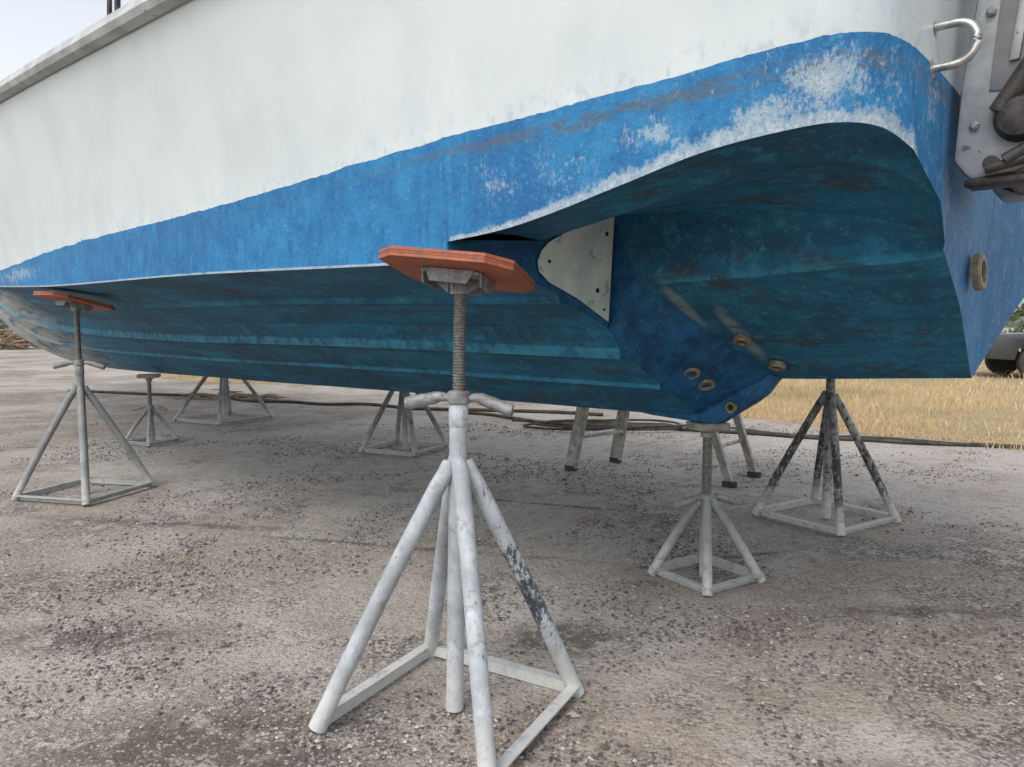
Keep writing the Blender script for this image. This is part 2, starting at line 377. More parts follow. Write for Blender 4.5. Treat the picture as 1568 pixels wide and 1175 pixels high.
        c1,c0,g,k_=D[3][j],D[4][j],D[5][j],D[6][j]
        pts=[(p,0) for p in arch]+[(c1.lerp(nn,.08),0),(c1,.35),(c0,.9),(c0.lerp(g,.04),0),(g,0),(k_,0)]
        rows.append([addv((p.x,sg*p.y,p.z),0,.3,1.0,c) for p,c in pts])
    grid(rows,lambda i:2)
    n0=len(D[0])
    path=[]
    for j in range(n0-1):
        for k in range(3 if j<40 else 1):
            t=k/(3 if j<40 else 1); path.append((D[0][j].lerp(D[0][j+1],t),Wd[j].lerp(Wd[j+1],t),j+t))
    path.append((D[0][-1],Wd[-1],n0-1))
    tb=[((-1.2,1.07,1.50),(-1.186,1.07,1.815)),((-1.17,.88,1.425),(-1.175,.88,1.82)),((-1.155,.825,1.405),(-1.172,.825,1.822)),((-1.155,.805,1.396),(-1.17,.805,1.823)),((-1.13,.477,1.26),(-1.15,.477,1.83)),((-1.08,0,1.007),(-1.13,0,1.84))]
    path+=[(Vector(a),Vector(b),n0+i) for i,(a,b) in enumerate(tb)]
    rows=[]
    for e,w,j in path:
        row=[]
        w=w.copy(); zw0=w.z
        if j>0: w.z+=jag(w.x if j<30 else w.x+(1.6-w.y),sg)
        else: w.z+=jag(0,sg)
        for t in BT:
            p=e.lerp(w,t); h=(p.z-e.z) if j<n0 else .3
            row.append(addv((p.x,sg*p.y,p.z),p.z-zw0,h,0.0))
        fl=.096 if j<30 else (.096-.004*(j-30) if j<n0 else .05)
        r=Vector((w.x-(.0 if j<30 else min(.05,(j-30)*.005)),w.y+fl*(w.y/1.604),2.52))
        for t in WT:
            p=w.lerp(r,t); f=t**1.5; p.x=w.x+(r.x-w.x)*f; p.y=w.y+(r.y-w.y)*f
            row.append(addv((p.x,sg*p.y,p.z),p.z-zw0,1,0.0))
        rows.append(row)
    grid(rows,lambda i:1 if i<3 else 0)
    def poly(pts,mi=3):
        ids=[addv((p[0],sg*p[1],p[2]),-.3,.3,1.0) for p in pts]; hf.append(tuple(ids)); hm.append(mi)
    S=[(0,p,z) for p,z,c in PROF]
    c0,g,k,c1,n0_,m0=C0[0],G[0],K[0],C1[0],Nx[0],Mx[0]
    poly(S[0:6]+[g,k]); poly(S[5:10]+[g]); poly(S[9:13]+[c0,g])
    poly([S[12],S[13],c1,c0]); poly([S[13],n0_,c1])
    poly(S[13:20]+[m0,n0_])
    poly(S[19:22]+[(0,1.6,1.452),(0,1.58,1.458),m0])
build_half(1);build_half(-1)
me=bpy.data.meshes.new('hull'); me.from_pydata(hv,[],hf)
for nm,arr in (('wl',hw),('he',hh),('under',hu),('crease',hc)):
    a=me.attributes.new(nm,'FLOAT','POINT'); a.data.foreach_set('value',arr)
for k in ('white','blue','bottom','pod'): me.materials.append(M[k])
me.polygons.foreach_set('material_index',hm)
bm=bmesh.new(); bm.from_mesh(me)
bmesh.ops.remove_doubles(bm,verts=[v for v in bm.verts if abs(v.co.x)<1e-5 and abs(v.co.y)>1.599],dist=.001)
bmesh.ops.recalc_face_normals(bm,faces=bm.faces[:])
for f in bm.faces: f.smooth=True
for e in bm.edges:
    if len(e.link_faces)!=2:
        e.smooth=False
    elif e.calc_face_angle(0)>math.radians(12): e.smooth=False
bm.to_mesh(me); bm.free()
ho=bpy.data.objects.new('hull',me); COL.objects.link(ho); ho.parent=boat

# keel skeg
g=MB()
pr=[(.5,.80),(.25,.765),(0,.752),(-.10,.752),(-.17,.80),(-.26,.86),(-.31,.90),(-.37,.985),(-.2,1.02),(.3,.95)]
g.prism([(s,-.045,z) for s,z in pr],(0,.09,0),M['pod'],bev=.008)
g.obj('skeg',parent=boat)

# worn panel on the step
g=MB()
def PX(p,z,o=0): return (-.012-.035*max(0,(z-(1.19+.34*(p-.76)))/.42)-o,p,z)
pp=[(.785,1.215),(.98,1.298),(1.14,1.350),(1.195,1.385),(1.205,1.42),(1.19,1.455),(1.155,1.485),(1.10,1.513),(1.0,1.555),(.90,1.590),(.80,1.608)]
g.prism([PX(p,z) for p,z in pp],(-.004,0,0),M['panel'])
for p,z,r in ((.84,1.54,.008),(.87,1.33,.009),(1.15,1.42,.006),(.82,1.26,.005)):
    g.lathe(PX(p,z,.003),[(0,r),(.005,r),(.006,r*.4)],M['hole'],12,axis=(-1,0,0))
g.obj('trim_tab_panel',parent=boat)

# through hull fittings
g=MB()
S0=Vector((0,0,.77));Kp=Vector((-.35,0,.97));Cp=Vector((-.15,.76,1.348))
nrm=(Kp-S0).cross(Cp-S0).normalized()
if nrm.y<0: nrm=-nrm
def ring(c,n,r):
    n=Vector(n).normalized()
    g.lathe(Vector(c)-n*.01,[(0,r),(.018,r),(.024,r*.9),(.024,r*.62),(.012,r*.58),(.012,.0005)],M['bronze'],22,axis=n)
    g.lathe(Vector(c)+n*.0035,[(0,r*.5),(.0005+.001,r*.5)],M['hole'],18,axis=n)
for a,b in ((.12,.40),(.23,.27)):
    ring(S0+(Kp-S0)*a+(Cp-S0)*b+nrm*.030,nrm,.038)
ring((-.17,.051,.835),(0,1,0),.026)
vn=Vector((0,.46,-1)).normalized()
ring((-.42,.16,1.035),vn,.034); ring((-.36,.36,1.143),vn,.036)
ring((-1.155,.36,1.37),(-1,0,.05),.060)
g.obj('through_hull_fitting',parent=boat)

# rub rail swept along sheer, deck, cabin
g=MB()
for sg in (1,-1):
    rowsv=[];F=[]
    ss=[-1.15+i*.25 for i in range(0,60)]; ss=[s for s in ss if s<=13.8]
    for s in ss:
        w=interp(max(s,0),WR) if s>0 else 1.70+s*.09
        z=interp(max(s,0),ZR)
        prof=[(w-.01,z-.075),(w+.03,z-.062),(w+.045,z-.035),(w+.03,z-.008),(w+.02,z+.02),(w-.02,z+.035),(w-.10,z+.03),(w-.11,z-.02)]
        rowsv+= [(s,sg*p,q) for p,q in prof]
    n=8
    for i in range(len(ss)-1):
        for k in range(n-1): F.append((i*n+k,i*n+k+1,(i+1)*n+k+1,(i+1)*n+k))
    g.add(rowsv,F,M['rail'])
g.obj('rub_rail',parent=boat)
g=MB()
L=[];F=[]
ss=[-1.2+i*.25 for i in range(0,61)]
ss=[s for s in ss if s<13.7]
for s in ss:
    w=(interp(s,WR) if s>0 else 1.70+s*.09)-.09; z=(interp(max(s,0),ZR))
    L+=[(s,w,z),(s,0,z+.04),(s,-w,z)]
for i in range(len(ss)-1):
    F+=[(3*i,3*i+1,3*i+4,3*i+3),(3*i+1,3*i+2,3*i+5,3*i+4)]
g.add(L,F,M['deck']); g.obj('deck',parent=boat)
g=MB()
g.prism([(-.1,-.9,2.5),(3.1,-.9,2.55),(2.7,-.9,3.35),(.0,-.9,3.35)],(0,1.8,0),M['deck'],bev=.04)
for sg in (1,-1):
    for a,b in ((.2,1.0),(1.12,1.9),(2.0,2.6)):
        g.prism([(a,sg*.902,2.85),(b,sg*.902,2.85),(b-.06,sg*.902,3.22),(a,sg*.902,3.22)],(0,sg*.008,0),M['glass'])
g.obj('cabin',parent=boat)
g=MB()
g.tube((2.26,1.70,2.55),(2.24,1.68,3.15),.014,M['black']); g.tube((2.36,1.70,2.55),(2.36,1.68,3.10),.012,M['black'])
g.lathe((2.30,1.70,2.56),[(0,.05),(.02,.045),(.03,.03)],M['steel'],16)
g.obj('rod_holder',parent=boat)
# stern eye
g=MB()
pts=[]
for i in range(25):
    q=-math.pi/2+math.pi*i/24
    pts.append(Vector((-1.185-.030-.060*math.copysign(abs(math.cos(q))**.7,math.cos(q)),1.14,1.848+.047*math.sin(q))))
pts=[Vector((-1.17,1.14,1.801))]+pts+[Vector((-1.17,1.14,1.895))]
g.leg([(p,0,.0095) for p in pts],.0095,M['steel'],14)
for z in (1.801,1.895): g.lathe((-1.178,1.14,z),[(0,.024),(.008,.024),(.012,.012)],M['steel'],16,axis=(-1,0,0))
g.obj('stern_eye',parent=boat,smooth=50)

# ---------------------------------------------------------------- outboard motor (port engine, on transom)
g=MB()
side=[(-1.19,1.62),(-1.20,1.80),(-1.235,2.08),(-1.29,2.36),(-1.62,2.42),(-1.66,2.1),(-1.55,1.8),(-1.43,1.64),(-1.33,1.575),(-1.23,1.565)]
for p in (.875,.42):
    g.prism([(s,p,z) for s,z in side],(0,.06,0),M['motor_l'],bev=.018)
ins=[(-1.265,1.78),(-1.285,2.05),(-1.335,2.31),(-1.60,2.35),(-1.60,2.1),(-1.50,1.86),(-1.40,1.76)]
g.prism([(s,.9355,z) for s,z in ins],(0,.004,0),M['motor'],bev=.0015)
for k in range(4):
    s0=-1.305-.062*k
    g.prism([(s0,.9395,1.84),(s0-.022,.9395,1.84),(s0-.070,.9395,2.27),(s0-.048,.9395,2.27)],(0,.012,0),M['motor_l'],bev=.004)
g.box((-1.36,.675,2.0),(.24,.46,.62),M['motor'],bev=.03)
g.prism([(-1.17,.45,2.3),(-1.17,.45,2.48),(-1.7,.45,2.52),(-1.7,.45,2.36)],(0,.47,0),M['motor_l'],bev=.02)
g.lathe((-1.335,.93,1.70),[(0,.055),(.03,.055),(.045,.045),(.05,.02)],M['black'],20,axis=(0,1,0))
g.tube((-1.29,.955,1.72),(-1.42,.95,1.93),.024,M['black'],n=18); g.tube((-1.24,.46,1.60),(-1.40,.46,1.90),.028,M['black'])
g.tube((-1.31,.97,1.60),(-1.42,.955,1.66),.016,M['black']); g.tube((-1.27,.96,1.585),(-1.36,.965,1.60),.012,M['black'])
g.tube((-1.28,.96,1.60),(-1.28,.38,1.60),.018,M['black'])
g.box((-1.30,.90,1.56),(.16,.09,.02),M['black'],bev=.006)
for (s_,z) in ((-1.225,1.70),(-1.25,1.97),(-1.295,2.26)): g.lathe((s_-.012,.934,z),[(0,.012),(.010,.012),(.014,.006)],M['motor'],6,axis=(0,1,0))
def loft(stations,mat,n=24):
    vs=[];fs=[]
    for c,a,b,rx,ry in stations:
        for i in range(n):
            q=2*math.pi*i/n; cx=math.copysign(abs(math.cos(q))**.55,math.cos(q)); cy=math.copysign(abs(math.sin(q))**.55,math.sin(q))
            vs.append(Vector(c)+Vector(a)*cx*rx+Vector(b)*cy*ry)
    for j in range(len(stations)-1):
        for i in range(n): fs.append((j*n+i,j*n+(i+1)%n,(j+1)*n+(i+1)%n,(j+1)*n+i))
    fs.append(tuple(range(n))[::-1]); fs.append(tuple((len(stations)-1)*n+i for i in range(n)))
    g.add(vs,fs,mat)
ax=Vector((.35,0,1)).normalized(); px=Vector((1,0,-.35)).normalized(); py=(0,1,0); c0=Vector((-1.72,.675,2.50))
loft([(c0+ax*h,px,py,rx,ry) for h,rx,ry in ((0,.20,.16),(.06,.27,.20),(.3,.29,.21),(.55,.27,.20),(.68,.20,.15),(.71,.1,.08))],M['motor'])
loft([(c0-ax*h,px,py,rx,ry) for h,rx,ry in ((0,.16,.11),(.25,.13,.08),(.6,.11,.05),(.85,.10,.035))],M['motor'])
cp=c0-ax*.72; R=Matrix((px,py,ax)).transposed()
g.box(cp-px*.05,(.42,.20,.014),M['motor'],rot=R,bev=.004)
gc=c0-ax*.93
g.lathe(gc+px*.22,[(0,.005),(.06,.04),(.16,.06),(.36,.055),(.42,.04)],M['motor'],20,axis=-px)
for k in range(3):
    q=k*2.094; d=Vector(py)*math.cos(q)+ax*math.sin(q); e=(-px).cross(d)
    pc=gc-px*.24
    g.add([pc+d*.03-e*.02,pc+d*.03+e*.03-px*.04,pc+d*.12+e*.08-px*.05,pc+d*.17+e*.02-px*.02,pc+d*.14-e*.06+px*.01],[(0,1,2,3,4)],M['steel'])
g.prism([gc+px*.1-ax*.03,gc-px*.1-ax*.03,gc-px*.08-ax*.19,gc+px*.0-ax*.17],(0,.012,0),M['motor'])
g.obj('outboard_motor',matrix=BOAT,smooth=35)

# ---------------------------------------------------------------- jack stands
def angle_iron(g,a,b,w,mat,dark=0.0):
    a=Vector(a);b=Vector(b); d=(b-a).normalized(); n=Vector((-d.y,d.x,0)).normalized(); u=Vector((0,0,1)); t=.006
    for (o1,o2) in (((-w/2,w/2),(-t,0)),((w/2-t,w/2),(-w,-t-.0005))):
        vs=[]
        for p in (a,b):
            for (i,j) in ((o1[0],o2[0]),(o1[1],o2[0]),(o1[1],o2[1]),(o1[0],o2[1])):
                vs.append(p+n*i+u*j)
        g.add(vs,[(0,1,2,3),(4,7,6,5),(0,4,5,1),(1,5,6,2),(2,6,7,3),(3,7,4,0)],mat,dark)
def stand(name,x,y,rad,rot,hub,ttop,top,mat,tr=.027,lr=.024,struts=(0,1,2,3),darks=(0,0,0,0),handle=(0,),plate='wood',pyaw=0.0,tilt=0.0,psize=.36,cdark=0.0,rr=.020,nl=4,pitch=.009,lean=0.0,spin=0.0):
    g=MB()
    feet=[]
    for k in range(nl):
        q=rot+k*2*math.pi/nl; rk=rad*random.uniform(.97,1.03); f=Vector((math.cos(q)*rk,math.sin(q)*rk,.008)); feet.append(f)
        o=Vector((math.cos(q),math.sin(q),0))
        hz=hub+random.uniform(-.012,.012)
        a=o*tr*1.15+Vector((0,0,hz+.035)); b=o*tr*1.3+Vector((0,0,hz+.0))
        k1=b.lerp(f,.06)+o*.004
        pts=[(a,darks[k]*.3,lr*.55),(o*tr*1.2+Vector((0,0,hz+.018)),darks[k]*.3,lr*.85),(b,darks[k]*.3,lr*.98),(k1,darks[k]*.4,lr)]
        for i in range(1,15):
            t=i/14; dk=darks[k]*max(0,1-abs(t-.5)*1.7)+random.uniform(-.08,.08)
            pts.append((k1.lerp(f,t)+o*.006*math.sin(t*3.1),dk,lr if i<14 else lr*1.06))
        g.leg(pts,lr,mat)
    for k in struts:
        a=feet[k];b=feet[(k+1)%nl]
        angle_iron(g,(a.x,a.y,.045),(b.x,b.y,.045),.036,mat,darks[k]*.3)
    g.tube((0,0,.012),(0,0,ttop),tr,mat,n=24,dark=cdark,seg=20)
    g.lathe((0,0,ttop-.07),[(0,tr*1.0),(.004,tr*1.10),(.062,tr*1.10),(.068,tr)],mat,24)
    g.lathe((0,0,hub-.02),[(0,tr),(.005,tr*1.08),(.03,tr*1.10),(.035,tr)],mat,24)
    g.lathe((0,0,ttop),[(0,tr*1.05),(.004,tr*1.3),(.034,tr*1.3),(.04,tr*1.0)],M['galv'],20)
    for hq in handle:
        for sgn,dz in ((1,-.034),(-1,-.022)):
            d=Vector((math.cos(hq)*sgn,math.sin(hq)*sgn,0)); h0=Vector((0,0,ttop+.018))
            g.leg([(h0+d*tr*1.0,0,tr*.42),(h0+d*(tr+.03)+Vector((0,0,.002)),0,tr*.56),(h0+d*(tr+.045)+Vector((0,0,-.002)),0,tr*.70),(h0+d*(tr+.135)+Vector((0,0,dz)),0,tr*.74),(h0+d*(tr+.138)+Vector((0,0,dz)),0,tr*.55)],tr,M['galv'],16)
    z0=ttop+.03; z1=top-.06; prof=[]; z=z0
    while z<z1:
        prof+=[(z,rr),(z+pitch*.25,rr),(z+pitch*.5,rr*.84),(z+pitch*.75,rr*.84)]; z+=pitch
    prof.append((z1,rr)); g.lathe((0,0,0),prof,M['rod'],20)
    R=Matrix.Rotation(pyaw,3,'Z')@Matrix.Rotation(tilt,3,'X')@Matrix.Rotation(spin,3,'Z')
    c=Vector((0,0,top))
    if plate=='wood':
        g.lathe((0,0,top-.085),[(0,rr*1.5),(.03,rr*1.5),(.035,rr*1.9),(.05,rr*1.9)],M['galv'],16)
        g.box(c+R@Vector((0,0,-.036)),(.17,.17,.008),M['galv'],rot=R,bev=.002)
        for q in (0,math.pi/2,math.pi,1.5*math.pi):
            Rq=R@Matrix.Rotation(q,3,'Z')
            g.prism([c+Rq@Vector(v) for v in ((.028,-.003,-.041),(.080,-.003,-.041),(.070,-.003,-.056),(.028,-.003,-.085))],Rq@Vector((0,.006,0)),M['galv'])
            g.prism([c+Rq@Vector(v) for v in ((.086,-.075,-.032),(.086,.075,-.032),(.086,.055,-.07),(.086,-.055,-.07))],Rq@Vector((.006,0,0)),M['galv'])
        h=psize/2; ch=psize*.16
        pl=[(-h+ch,-h),(h-ch,-h),(h,-h+ch),(h,h-ch),(h-ch,h),(-h+ch,h),(-h,h-ch),(-h,-h+ch)]
        for li,(zz,mt) in enumerate(((-.030,'wood'),(-.0205,'ply'),(-.012,'wood'))):
            e=.0015*(li%2)
            g.prism([c+R@Vector((a*(1-e*4),b*(1-e*4),zz)) for a,b in pl],R@Vector((0,0,.0085)),M[mt])
    else:
        g.lathe((0,0,top-.07),[(0,rr*1.4),(.02,rr*1.4),(.03,rr*2.2),(.036,rr*2.2)],M['galv'],16)
        g.box(c+Vector((0,0,-.018)),(psize,psize*.8,.032),M['wood2'],rot=Matrix.Rotation(pyaw,3,'Z'),bev=.003)
    return g.obj(name,matrix=Matrix.Translation((x,y,0))@Matrix.Rotation(lean,4,'Y'),smooth=35)

stand('boat_stand',-.179,2.21,.412,math.radians(16.7),.77,.965,1.378,M['stand_w'],struts=(0,1,3),darks=(.9,.10,0,.35),
      handle=(math.radians(-8),),pyaw=ANG,spin=math.radians(28),tilt=math.radians(10),psize=.40,lr=.026,lean=math.radians(1.1))
stand('boat_stand',-3.04,5.19,.43,math.radians(30),.74,.92,1.385,M['stand_g'],darks=(.1,0,.1,.1),handle=(math.radians(10),),pyaw=ANG,spin=.15,tilt=math.radians(14),psize=.42,lean=math.radians(-.5))
stand('boat_stand',1.95,4.50,.41,math.radians(-12),.76,.965,1.37,M['stand_d'],darks=(.3,.3,.3,.3),pyaw=ANG+.3,tilt=math.radians(-8))
stand('boat_stand',-1.03,7.05,.43,math.radians(20),.72,.95,1.39,M['stand_g'],darks=(.4,.4,.4,.4),pyaw=ANG,tilt=math.radians(-8))
stand('boat_stand',-3.67,9.38,.60,math.radians(15),.78,.95,1.40,M['stand_g'],darks=(.4,.3,.5,.4),pyaw=ANG,tilt=math.radians(-12))
stand('keel_stand',.915,3.42,.255,math.radians(-12),.36,.375,.752,M['stand_g'],tr=.026,lr=.022,darks=(.05,.1,0,0),plate='block',pyaw=.3,psize=.16,rr=.024,handle=(.35,))
stand('keel_stand',-3.67,7.44,.25,math.radians(20),.34,.36,.71,M['stand_g'],tr=.024,lr=.018,darks=(.2,.3,.3,.3),plate='block',pyaw=.3,psize=.20,rr=.022,handle=(.1,))

# ---------------------------------------------------------------- stepladder
g=MB()
def rail(a,b,w=.07,t=.028):
    a=Vector(a);b=Vector(b);d=(b-a).normalized(); n=LN.copy(); m=d.cross(n).normalized()
    vs=[]
    for p in (a,b):
        for i,j in ((-1,-1),(1,-1),(1,1),(-1,1)): vs.append(p+n*i*t/2+m*j*w/2)
    g.add(vs,[(0,3,2,1),(4,5,6,7),(0,1,5,4),(1,2,6,5),(2,3,7,6),(3,0,4,7)],M['alu'])
F1=Vector((.49,6.05,.0));F2=Vector((.91,6.42,.0)); LN=(F2-F1).normalized(); fw=Vector((LN.y,-LN.x,0))
T1=F1+fw*.50+LN*.07+Vector((0,0,2.2)); T2=F2+fw*.50-LN*.07+Vector((0,0,2.2))
R1=Vector((1.62,5.42,0));R2=Vector((1.92,5.78,0))
for a,b in ((F1,T1),(F2,T2)): rail(a+Vector((0,0,.03)),b,.10,.045)
for a,b in ((R1,T1+fw*.1),(R2,T2+fw*.1)): rail(a+Vector((0,0,.03)),b,.06,.03)
for k in range(1,8):
    t=k*.29/2.2; a=F1.lerp(T1,t);b=F2.lerp(T2,t)
    d=(b-a).normalized(); R=Matrix((d,Vector((0,0,1)).cross(d),Vector((0,0,1)))).transposed()
    g.box((a+b)/2,((b-a).length-.02,.085,.03),M['alu'],rot=R,bev=.003)
    if k in (1,3,5): g.tube(R1.lerp(T1,t),R2.lerp(T2,t),.014,M['alu'])
for f in (F1,F2,R1,R2): g.box(f+Vector((0,0,.022)),(.10,.055,.044),M['rubber'],bev=.006,rot=Matrix.Rotation(math.atan2(fw.y,fw.x),3,'Z'))
g.box((T1+T2)/2+fw*.05+Vector((0,0,.02)),(.42,.16,.04),M['alu'],bev=.008,rot=Matrix.Rotation(math.atan2(LN.y,LN.x),3,'Z'))
g.obj('stepladder')

# ---------------------------------------------------------------- hoses
def hose(name,pts,r,wav=0.0):
    c=bpy.data.curves.new(name,'CURVE'); c.dimensions='3D'; c.bevel_depth=r; c.bevel_resolution=2; c.resolution_u=8
    if wav:
        q=[]
        for (a,b) in zip(pts[:-1],pts[1:]):
            for k in range(3):
                t=k/3; x=a[0]+(b[0]-a[0])*t; y=a[1]+(b[1]-a[1])*t
                q.append((x,y+wav*noise.noise(Vector((x*1.1,y,r*90)))*2.2))
        q.append(pts[-1][:2]); pts=q
    s=c.splines.new('NURBS'); s.points.add(len(pts)-1); s.order_u=4; s.use_endpoint_u=True
    for i,p in enumerate(pts): s.points[i].co=(p[0],p[1],r+(p[2] if len(p)>2 else 0),1)
    c.materials.append(M['hose']); o=bpy.data.objects.new(name,c); COL.objects.link(o)
hose('garden_hose',[(-.6,9.9),(.05,9.3),(.9,8.75),(1.61,8.38),(2.4,8.15),(3.24,7.8),(4.0,7.35),(4.6,7.16),(5.6,6.9),(7,6.9),(9,6.2)],.021,.14)
hose('garden_hose',[(-8,13.2),(-5.5,12.4),(-4.1,11.7),(-3,11.2),(-2.3,11.0),(-1.5,10.4),(-.76,10.2),(.2,10.3),(1.2,9.7)],.024,.2)
cp=[(.0,9.2)]
for i in range(22):
    q=i*.62; cp.append((1.05+(.95+.16*math.sin(i*1.7))*math.cos(q)+.012*i,8.55+(.42+.12*math.sin(i*2.3))*math.sin(q),.003*i))
cp+=[(2.6,8.4),(3.2,7.7),(3.9,7.9),(4.4,7.4)]
hose('garden_hose',cp,.014)

# ---------------------------------------------------------------- ground
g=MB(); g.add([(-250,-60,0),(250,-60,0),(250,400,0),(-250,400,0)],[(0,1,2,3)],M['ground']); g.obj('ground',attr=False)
N=NT('gravel_stones'); tn=N.attr('tone')
cN=N.mix(tn,(.075,.068,.062),(.44,.40,.36)); M['stone']=N.out(cN,.9,0,None,.2)
vs=[];fs=[];tone=[]
oct_v=[Vector(v) for v in ((1,0,0),(0,1,0),(-1,0,0),(0,-1,0),(0,0,.8),(0,0,-.4))]
oct_f=[(0,1,4),(1,2,4),(2,3,4),(3,0,4),(1,0,5),(2,1,5),(3,2,5),(0,3,5)]
cnt=0
while cnt<30000:
    y=1.0+random.random()**1.5*8; x=(random.random()*2-1)*(.8*y+.3)
    d=noise.noise(Vector((x*.9,y*.9,0)))+.6*noise.noise(Vector((x*3,y*3,2)))
    if random.random()>.16+d*1.9: continue
    r=random.choice((.003,.0035,.004,.005,.006,.007))*(1+random.random()*.6)*(1+y*.04)
    if random.random()<.006: r*=1.9
    rot=Matrix.Rotation(random.random()*6.28,3,'Z'); o=len(vs)
    for v in oct_v:
        w=rot@Vector((v.x*random.uniform(.7,1.3),v.y*random.uniform(.6,1.1),v.z*random.uniform(.6,1)))
        vs.append((x+w.x*r,y+w.y*r,max(w.z*r+r*.25,-.002)))
    t=random.random()**2; tone+=[t]*6
    fs+=[tuple(i+o for i in f) for f in oct_f]; cnt+=1
me=bpy.data.meshes.new('loose_gravel'); me.from_pydata(vs,[],fs); a=me.attributes.new('tone','FLOAT','POINT'); a.data.foreach_set('value',tone)
me.materials.append(M['stone']); o=bpy.data.objects.new('loose_gravel',me); COL.objects.link(o)

edge=[(-9,17.5),(-6,15.2),(-3.5,14.6),(-1.5,13.2),(1,11.6),(3.3,9.5),(4.0,8.1),(4.85,7.35),(7,7.1),(11,6.3),(20,5)]
def edge_y(x):
    for (a,b),(c,d) in zip(edge[:-1],edge[1:]):
        if a<=x<=c: return b+(d-b)*(x-a)/(c-a)
    return edge[-1][1] if x>20 else 1e9
N=NT('dry_grass_soil'); c=N.mix(N.ramp(N.noise(1.2,4,.7),.35,.65),(.42,.33,.20),(.33,.27,.16)); c=N.mix(N.ramp(N.noise(20,4,.7),.4,.7),c,(.22,.17,.11))
M['gsoil']=N.out(c,.95,0,N.bump(N.noise(25,3,.7),.8,.03),.1)
vs=[];fs=[]
xs=[-9+i*.1 for i in range(0,291)]+[25,40,80,200]
for x in xs:
    e=edge_y(min(x,20))+.35*noise.noise(Vector((x*1.2,0,3)))+.22*noise.noise(Vector((x*4,1,3)))+.1*noise.noise(Vector((x*11,1,3)))
    vs+=[(x,e,.004),(x*(3 if x<0 else 1.3),e+120,.004)]
for i in range(len(xs)-1): fs.append((2*i,2*i+2,2*i+3,2*i+1))
g=MB(); g.add(vs,fs,M['gsoil']); g.obj('grass_ground',attr=False)
N=NT('dry_grass_blades'); tn=N.attr('tone')
c=N.mix(tn,(.56,.42,.24),(.32,.27,.12)); M['blade']=N.out(c,.8,0,None,.15)
vs=[];fs=[];tone=[]
def blades(cnt,x0,x1,dmax,h0,h1,w):
    k=0
    while k<cnt:
        x=random.uniform(x0,x1); e=edge_y(x)
        if e>1e8: continue
        d=random.random()**1.7*dmax-.35; y=e+d
        dn=noise.noise(Vector((x*.8,y*.8,5)))
        if d<.5 and random.random()>(d+.35)*1.2+.12+dn*.4: continue
        if random.random()>.7+dn: continue
        h=random.uniform(h0,h1)*(1+dn*.8)*(.6 if d<.6 else 1); q=random.random()*6.28; lx=math.cos(q)*h*random.uniform(.1,.8); ly=math.sin(q)*h*random.uniform(.1,.8)
        a=random.random()*3.14; wx=math.cos(a)*w; wy=math.sin(a)*w; o=len(vs)
        vs.extend([(x-wx,y-wy,0),(x+wx,y+wy,0),(x+lx*.35+wx*.7,y+ly*.35+wy*.7,h*.6),(x+lx*.35-wx*.7,y+ly*.35-wy*.7,h*.6),(x+lx,y+ly,h)])
        fs.extend([(o,o+1,o+2,o+3),(o+3,o+2,o+4)])
        g_=min(1,max(0,noise.noise(Vector((x*.35,y*.35,9)))*1.8+(.5 if x<2 else .1)+random.uniform(-.3,.3))); tone.extend([g_]*5); k+=1
blades(36000,2.8,13,9,.04,.12,.003)
blades(10000,-8,5,6,.04,.10,.006)
blades(12000,5,26,28,.06,.15,.010)
me=bpy.data.meshes.new('dry_grass'); me.from_pydata(vs,[],fs); a=me.attributes.new('tone','FLOAT','POINT'); a.data.foreach_set('value',tone)
me.materials.append(M['blade']); o=bpy.data.objects.new('dry_grass',me); COL.objects.link(o)

N=NT('dead_twigs'); M['twig']=N.out(N.mix(N.noise(8,2),(.16,.11,.07),(.30,.23,.16)),.9)
def brush(name,cx,cy,rx,ry,h,cnt,r):
    g=MB()
    for i in range(cnt):
        q=random.random()*6.28; d=random.random()**.6
        p=Vector((cx+math.cos(q)*rx*d,cy+math.sin(q)*ry*d,random.random()*h*(1-d*.8)+r))
        a=random.random()*6.28; l=random.uniform(.25,.7)*(rx*.5+.2); e=p+Vector((math.cos(a)*l,math.sin(a)*l*.6,random.uniform(-.1,.35)*h))
        e.z=max(e.z,r)
        m=(p+e)/2+Vector((random.uniform(-.05,.05),0,random.uniform(0,.08)*h))
        g.tube(p,m,r,M['twig'],r*.8,n=5); g.tube(m,e,r*.8,M['twig'],r*.4,n=5)
    g.obj(name,attr=False)
brush('brush_pile',-4.6,11.9,.9,.25,.14,60,.012)
brush('brush_pile',-27,38,4.5,2,1.1,420,.05)
N=NT('distant_foliage'); M['leaf']=N.out(N.mix(N.noise(.6,2),(.05,.075,.03),(.10,.12,.06)),.9)
vs=[];fs=[]
for i in range(26000):
    q=random.uniform(-.2,math.pi+.2); R=random.uniform(85,105); x=math.cos(q)*R; y=math.sin(q)*R
    hm_=3.2+3.0*noise.noise(Vector((q*9,0,0)))+1.5*noise.noise(Vector((q*40,3,0)))
    z=random.random()**.8*max(1,hm_); s=random.uniform(.2,.55); o=len(vs)
    for k in range(3):
        vs.append((x+random.uniform(-s,s)*1.3,y+random.uniform(-s,s)*1.3,max(0,z+random.uniform(-s,s))))
    fs.append((o,o+1,o+2))
me=bpy.data.meshes.new('distant_trees'); me.from_pydata(vs,[],fs); me.materials.append(M['leaf']); o=bpy.data.objects.new('distant_trees',me); COL.objects.link(o)

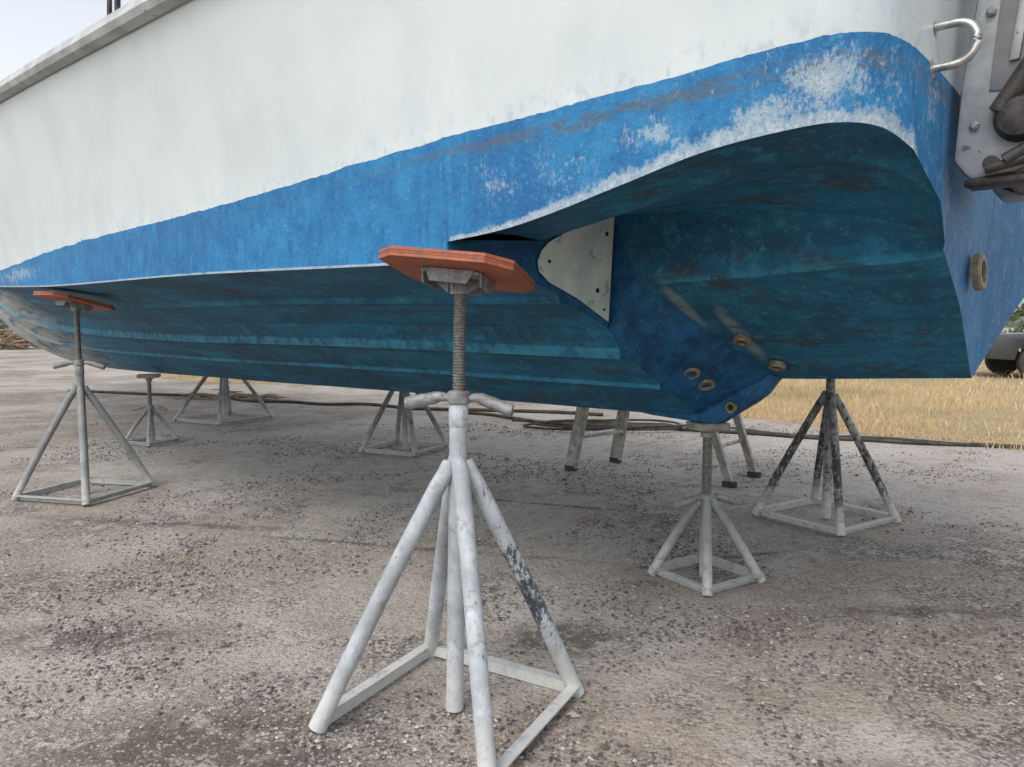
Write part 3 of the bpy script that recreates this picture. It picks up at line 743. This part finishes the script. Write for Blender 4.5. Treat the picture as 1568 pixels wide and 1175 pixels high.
# ---------------------------------------------------------------- parked pickup (distant right)
g=MB()
CP=mat_simple('car_paint_dark',(.05,.055,.06),(.07,.075,.08),2,.35,.3,bump=0)
prof=[(-2.6,.45),(-2.6,1.0),(-1.0,1.03),(-.85,1.05),(-.45,1.65),(.75,1.68),(1.35,1.12),(2.3,1.0),(2.5,.85),(2.5,.42),(1.98,.42),(1.9,.70),(1.65,.82),(1.35,.82),(1.1,.70),(1.02,.42),(-1.12,.42),(-1.2,.70),(-1.45,.82),(-1.75,.82),(-2.0,.70),(-2.08,.42)]
g.prism([(a,-.9,b) for a,b in prof],(0,1.8,0),CP,bev=.03)
for sg in (-1,1):
    for poly in ([(-.72,1.08),(-.38,1.58),(.1,1.6),(.1,1.08)],[(.16,1.08),(.16,1.6),(.7,1.6),(1.18,1.12)]):
        g.prism([(a,sg*.905,b) for a,b in poly],(0,sg*.008,0),M['glass'])
    for x in (1.5,-1.6):
        g.lathe((x,sg*.66,.38),[(0,.30),(.03,.37),(.05,.38),(.19,.38),(.22,.36),(.225,.22),(.20,.20),(.21,.05)],M['rubber'],24,axis=(0,sg,0))
        g.lathe((x,sg*.865,.38),[(0,.21),(.012,.20),(.02,.06)],M['black'],16,axis=(0,sg,0))
g.obj('parked_pickup_truck',matrix=Matrix.Translation((13.45,17.0,0))@Matrix.Rotation(math.radians(-10),4,'Z'),attr=False)

# ---------------------------------------------------------------- light, sky, camera
w=bpy.data.worlds.new('World'); scene.world=w; w.use_nodes=True; nt=w.node_tree
bg=nt.nodes['Background']; sky=nt.nodes.new('ShaderNodeTexSky'); sky.sky_type='NISHITA'; sky.sun_disc=False
EL=math.radians(52); AZ=math.radians(215)
sky.sun_elevation=EL; sky.sun_rotation=AZ; sky.air_density=1.0; sky.dust_density=3.0; sky.ozone_density=1.0
hs=nt.nodes.new('ShaderNodeHueSaturation'); hs.inputs['Saturation'].default_value=.30; hs.inputs['Value'].default_value=1.85
nt.links.new(sky.outputs[0],hs.inputs['Color']); nt.links.new(hs.outputs[0],bg.inputs[0]); bg.inputs[1].default_value=.15
l=bpy.data.lights.new('sun','SUN'); l.energy=.6; l.angle=math.radians(25); l.color=(1,.97,.93)
so=bpy.data.objects.new('sun',l); COL.objects.link(so)
d=Vector((math.sin(AZ)*math.cos(EL),math.cos(AZ)*math.cos(EL),math.sin(EL)))
so.rotation_euler=d.to_track_quat('Z','Y').to_euler()
cam=bpy.data.cameras.new('camera'); co=bpy.data.objects.new('camera',cam); COL.objects.link(co)
co.location=(0,0,1.2); co.rotation_euler=(math.radians(90-4.5),0,0); cam.lens=25.94; cam.sensor_width=36; cam.clip_start=.05; cam.clip_end=2000
scene.camera=co
scene.view_settings.view_transform='Standard'; scene.view_settings.look='None'; scene.view_settings.exposure=0
